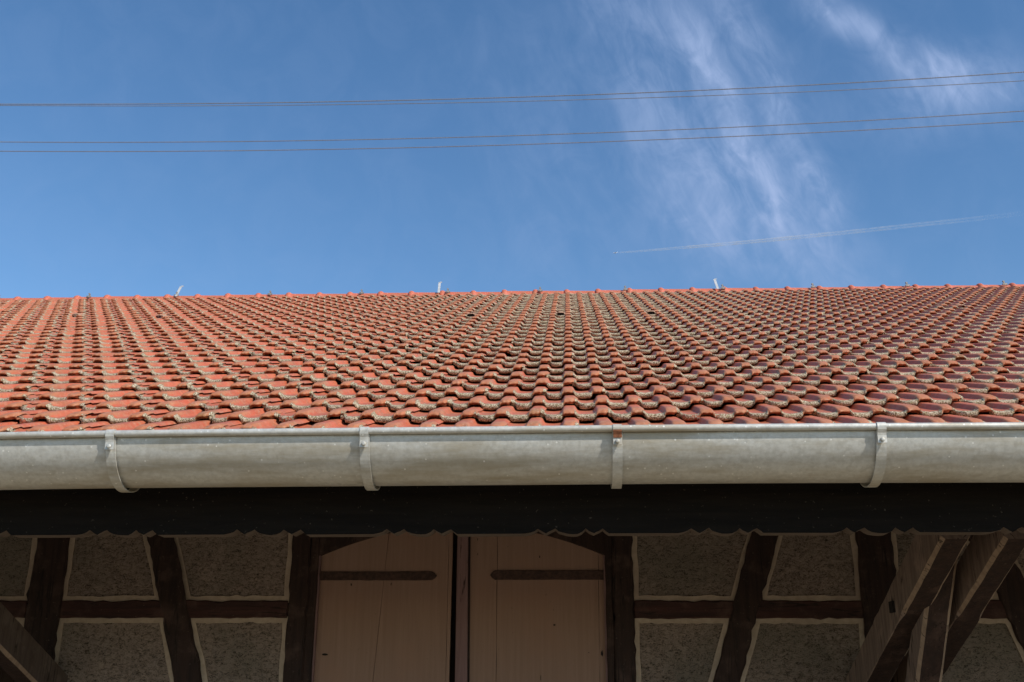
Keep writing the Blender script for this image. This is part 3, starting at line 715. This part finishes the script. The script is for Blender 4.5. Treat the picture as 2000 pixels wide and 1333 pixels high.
# ------------------------------------------------------------------ cables
cab = [('topmost thin twisted cable crossing the sky, upper one of the higher pair', [(0, 203.5), (200, 204), (400, 203), (600, 199.5), (800, 196), (1000, 190.5), (1200, 183.5), (1400, 175.5), (1600, 166), (1800, 154), (2000, 141)], 16.0, .0088),
       ('second thin cable from the top, lower one of the higher pair', [(0, 206), (200, 207.5), (400, 207.5), (600, 205.5), (800, 202.5), (1000, 198), (1200, 193.5), (1400, 187), (1600, 179), (1800, 169), (2000, 158)], 16.4, .0068),
       ('third thin cable from the top, upper one of the lower pair', [(0, 277.5), (200, 278.5), (400, 277.5), (600, 275), (800, 271), (1000, 265.5), (1200, 258.5), (1400, 250.5), (1600, 240.5), (1800, 230), (2000, 217)], 15.2, .0075),
       ('lowest thin cable just above the tiled roof, lower one of the lower pair', [(0, 295.5), (200, 296.5), (400, 295.5), (600, 292.5), (800, 289), (1000, 283), (1200, 276.5), (1400, 268.5), (1600, 259), (1800, 248.5), (2000, 237)], 15.0, .0075)]
for lab, pts, Z, rad in cab:
    px_ = np.array([p[0] for p in pts]); py_ = np.array([p[1] for p in pts]); co = np.polyfit(px_, py_, 3)
    Yc = at(1000, float(np.polyval(co, 1000)), Z)[1]
    ctrl = [onY(x, float(np.polyval(co, x)), Yc) for x in np.linspace(-150, 2150, 60)]
    XX = np.array([c[0] for c in ctrl]); ZZ = np.array([c[2] for c in ctrl]); pz = np.polyfit(XX, ZZ, 3)
    x0, x1 = XX[0], XX[-1]; lay = .075; n = int((x1-x0)/lay*6); V, F = [], []; K = 5
    for st in range(2):
        base = len(V)
        for i in range(n+1):
            x = x0+(x1-x0)*i/n; z = np.polyval(pz, x); a = 2*math.pi*x/lay+st*math.pi
            for k in range(K):
                b = 2*math.pi*k/K; V.append((x, math.cos(a)*rad*.5+math.cos(b)*rad*.52, z+math.sin(a)*rad*.5+math.sin(b)*rad*.52))
        F += [(base+i*K+k, base+i*K+(k+1) % K, base+(i+1)*K+(k+1) % K, base+(i+1)*K+k) for i in range(n) for k in range(K)]
    o = mesh_obj('power_cable', V, F, M['cable'], None, True); o.location = (0, Yc, 0)
    tag(o, lab, 'cable', 'cables strung across the sky')

# ------------------------------------------------------------------ aeroplane and its trail
DZ = 20000.0
pp = at(1201.5, 494.3, DZ); aero = empty('aeroplane', pp); aero.scale = (1.3, 1.3, 1.3)
tag(aero, 'tiny white jet high in the sky at the head of a white trail', 'aeroplane')
m_, t_, o_ = material('aircraft_paint'); finish(t_, o_, (.85, .86, .88), .3, 0); M['aero'] = m_
hd = Vector(at(1201.5, 494.3, DZ)-at(1301, 486.5, DZ*1.0)).normalized(); up_ = Vector((0, 0, 1)); rt = hd.cross(up_).normalized(); up_ = rt.cross(hd)
fw = lambda a, b, c: hd*a+rt*b+up_*c
fus = [fw(d, 0, 0) for d in (-34, -25, -10, 10, 26, 33, 36)]; mesh_obj('fuselage', *tube(fus, [.8, 2.2, 3.4, 3.4, 3.2, 1.8, .4], 10), M['aero'], aero, True)
def plate(pts, th): V = [fw(*p) for p in pts]+[fw(p[0], p[1], p[2]+th) for p in pts]; n = len(pts); return V, [tuple(range(n-1, -1, -1)), tuple(range(n, 2*n))]+[(i, (i+1) % n, n+(i+1) % n, n+i) for i in range(n)]
for s_ in (-1, 1):
    mesh_obj('wing', *plate([(9, s_*3, -1), (-3, s_*3, -1), (-15, s_*30, 2), (-11, s_*30, 2)], 1.0), M['aero'], aero)
    mesh_obj('engine', *tube([fw(d, s_*10, -3.2) for d in (4, 0, -4)], [1.6, 1.7, 1.1], 10), M['aero'], aero)
    mesh_obj('tailplane', *plate([(-25, s_*1.5, 1), (-31, s_*1.5, 1), (-35, s_*10, 1.6), (-32, s_*10, 1.6)], .6), M['aero'], aero)
mesh_obj('tail_fin', [fw(-24, -.4, 2), fw(-33, -.4, 2), fw(-37, -.4, 12), fw(-33, -.4, 12), fw(-24, .4, 2), fw(-33, .4, 2), fw(-37, .4, 12), fw(-33, .4, 12)], [(0, 3, 2, 1), (4, 5, 6, 7), (0, 1, 5, 4), (1, 2, 6, 5), (2, 3, 7, 6), (3, 0, 4, 7)], M['aero'], aero)
tp = [(1207, 493.8, 1.0), (1240, 491.6, 1.5), (1300, 486.8, 2.2), (1400, 478.5, 3.0), (1500, 469.5, 3.4), (1600, 459.5, 3.6), (1700, 449.5, 3.8), (1800, 438.5, 4.0), (1900, 428.5, 4.2), (2050, 411, 4.5)]
m, t, out = material('contrail_ice'); P = t.n('ShaderNodeTexCoord').outputs['Object']
X, Y, Z = t.sep(P); Lx = at(2050, 411, DZ)[0]-pp[0]
f_ = t.ramp(X, 0, float(Lx*.98), False, 1.0, .0); n_ = t.noise(P, .006, 3, .6)
den = t.m('MULTIPLY', t.m('MULTIPLY', t.m('POWER', f_, 1.35), t.ramp(n_, .25, .75, a=.35, b=1.3)), .026)
vs = t.n('ShaderNodeVolumeScatter', {'Color': (1, 1, 1, 1), 'Density': den, 'Anisotropy': .0}); t.nt.links.new(vs.outputs[0], out.inputs['Volume'])
b = MB()
for off in (-1, 1):
    path = []; rads = []
    for x, y, r_ in tp: path.append(Vector(at(x, y+off*r_*.62, DZ))-Vector(pp)); rads.append(r_*.58*DZ/FPX)
    b.add(tube(path, rads, 10))
ct = b.build('contrail', m, None, True); ct.location = pp
tag(ct, 'long white vapour trail fading to the right behind the jet', 'contrail')
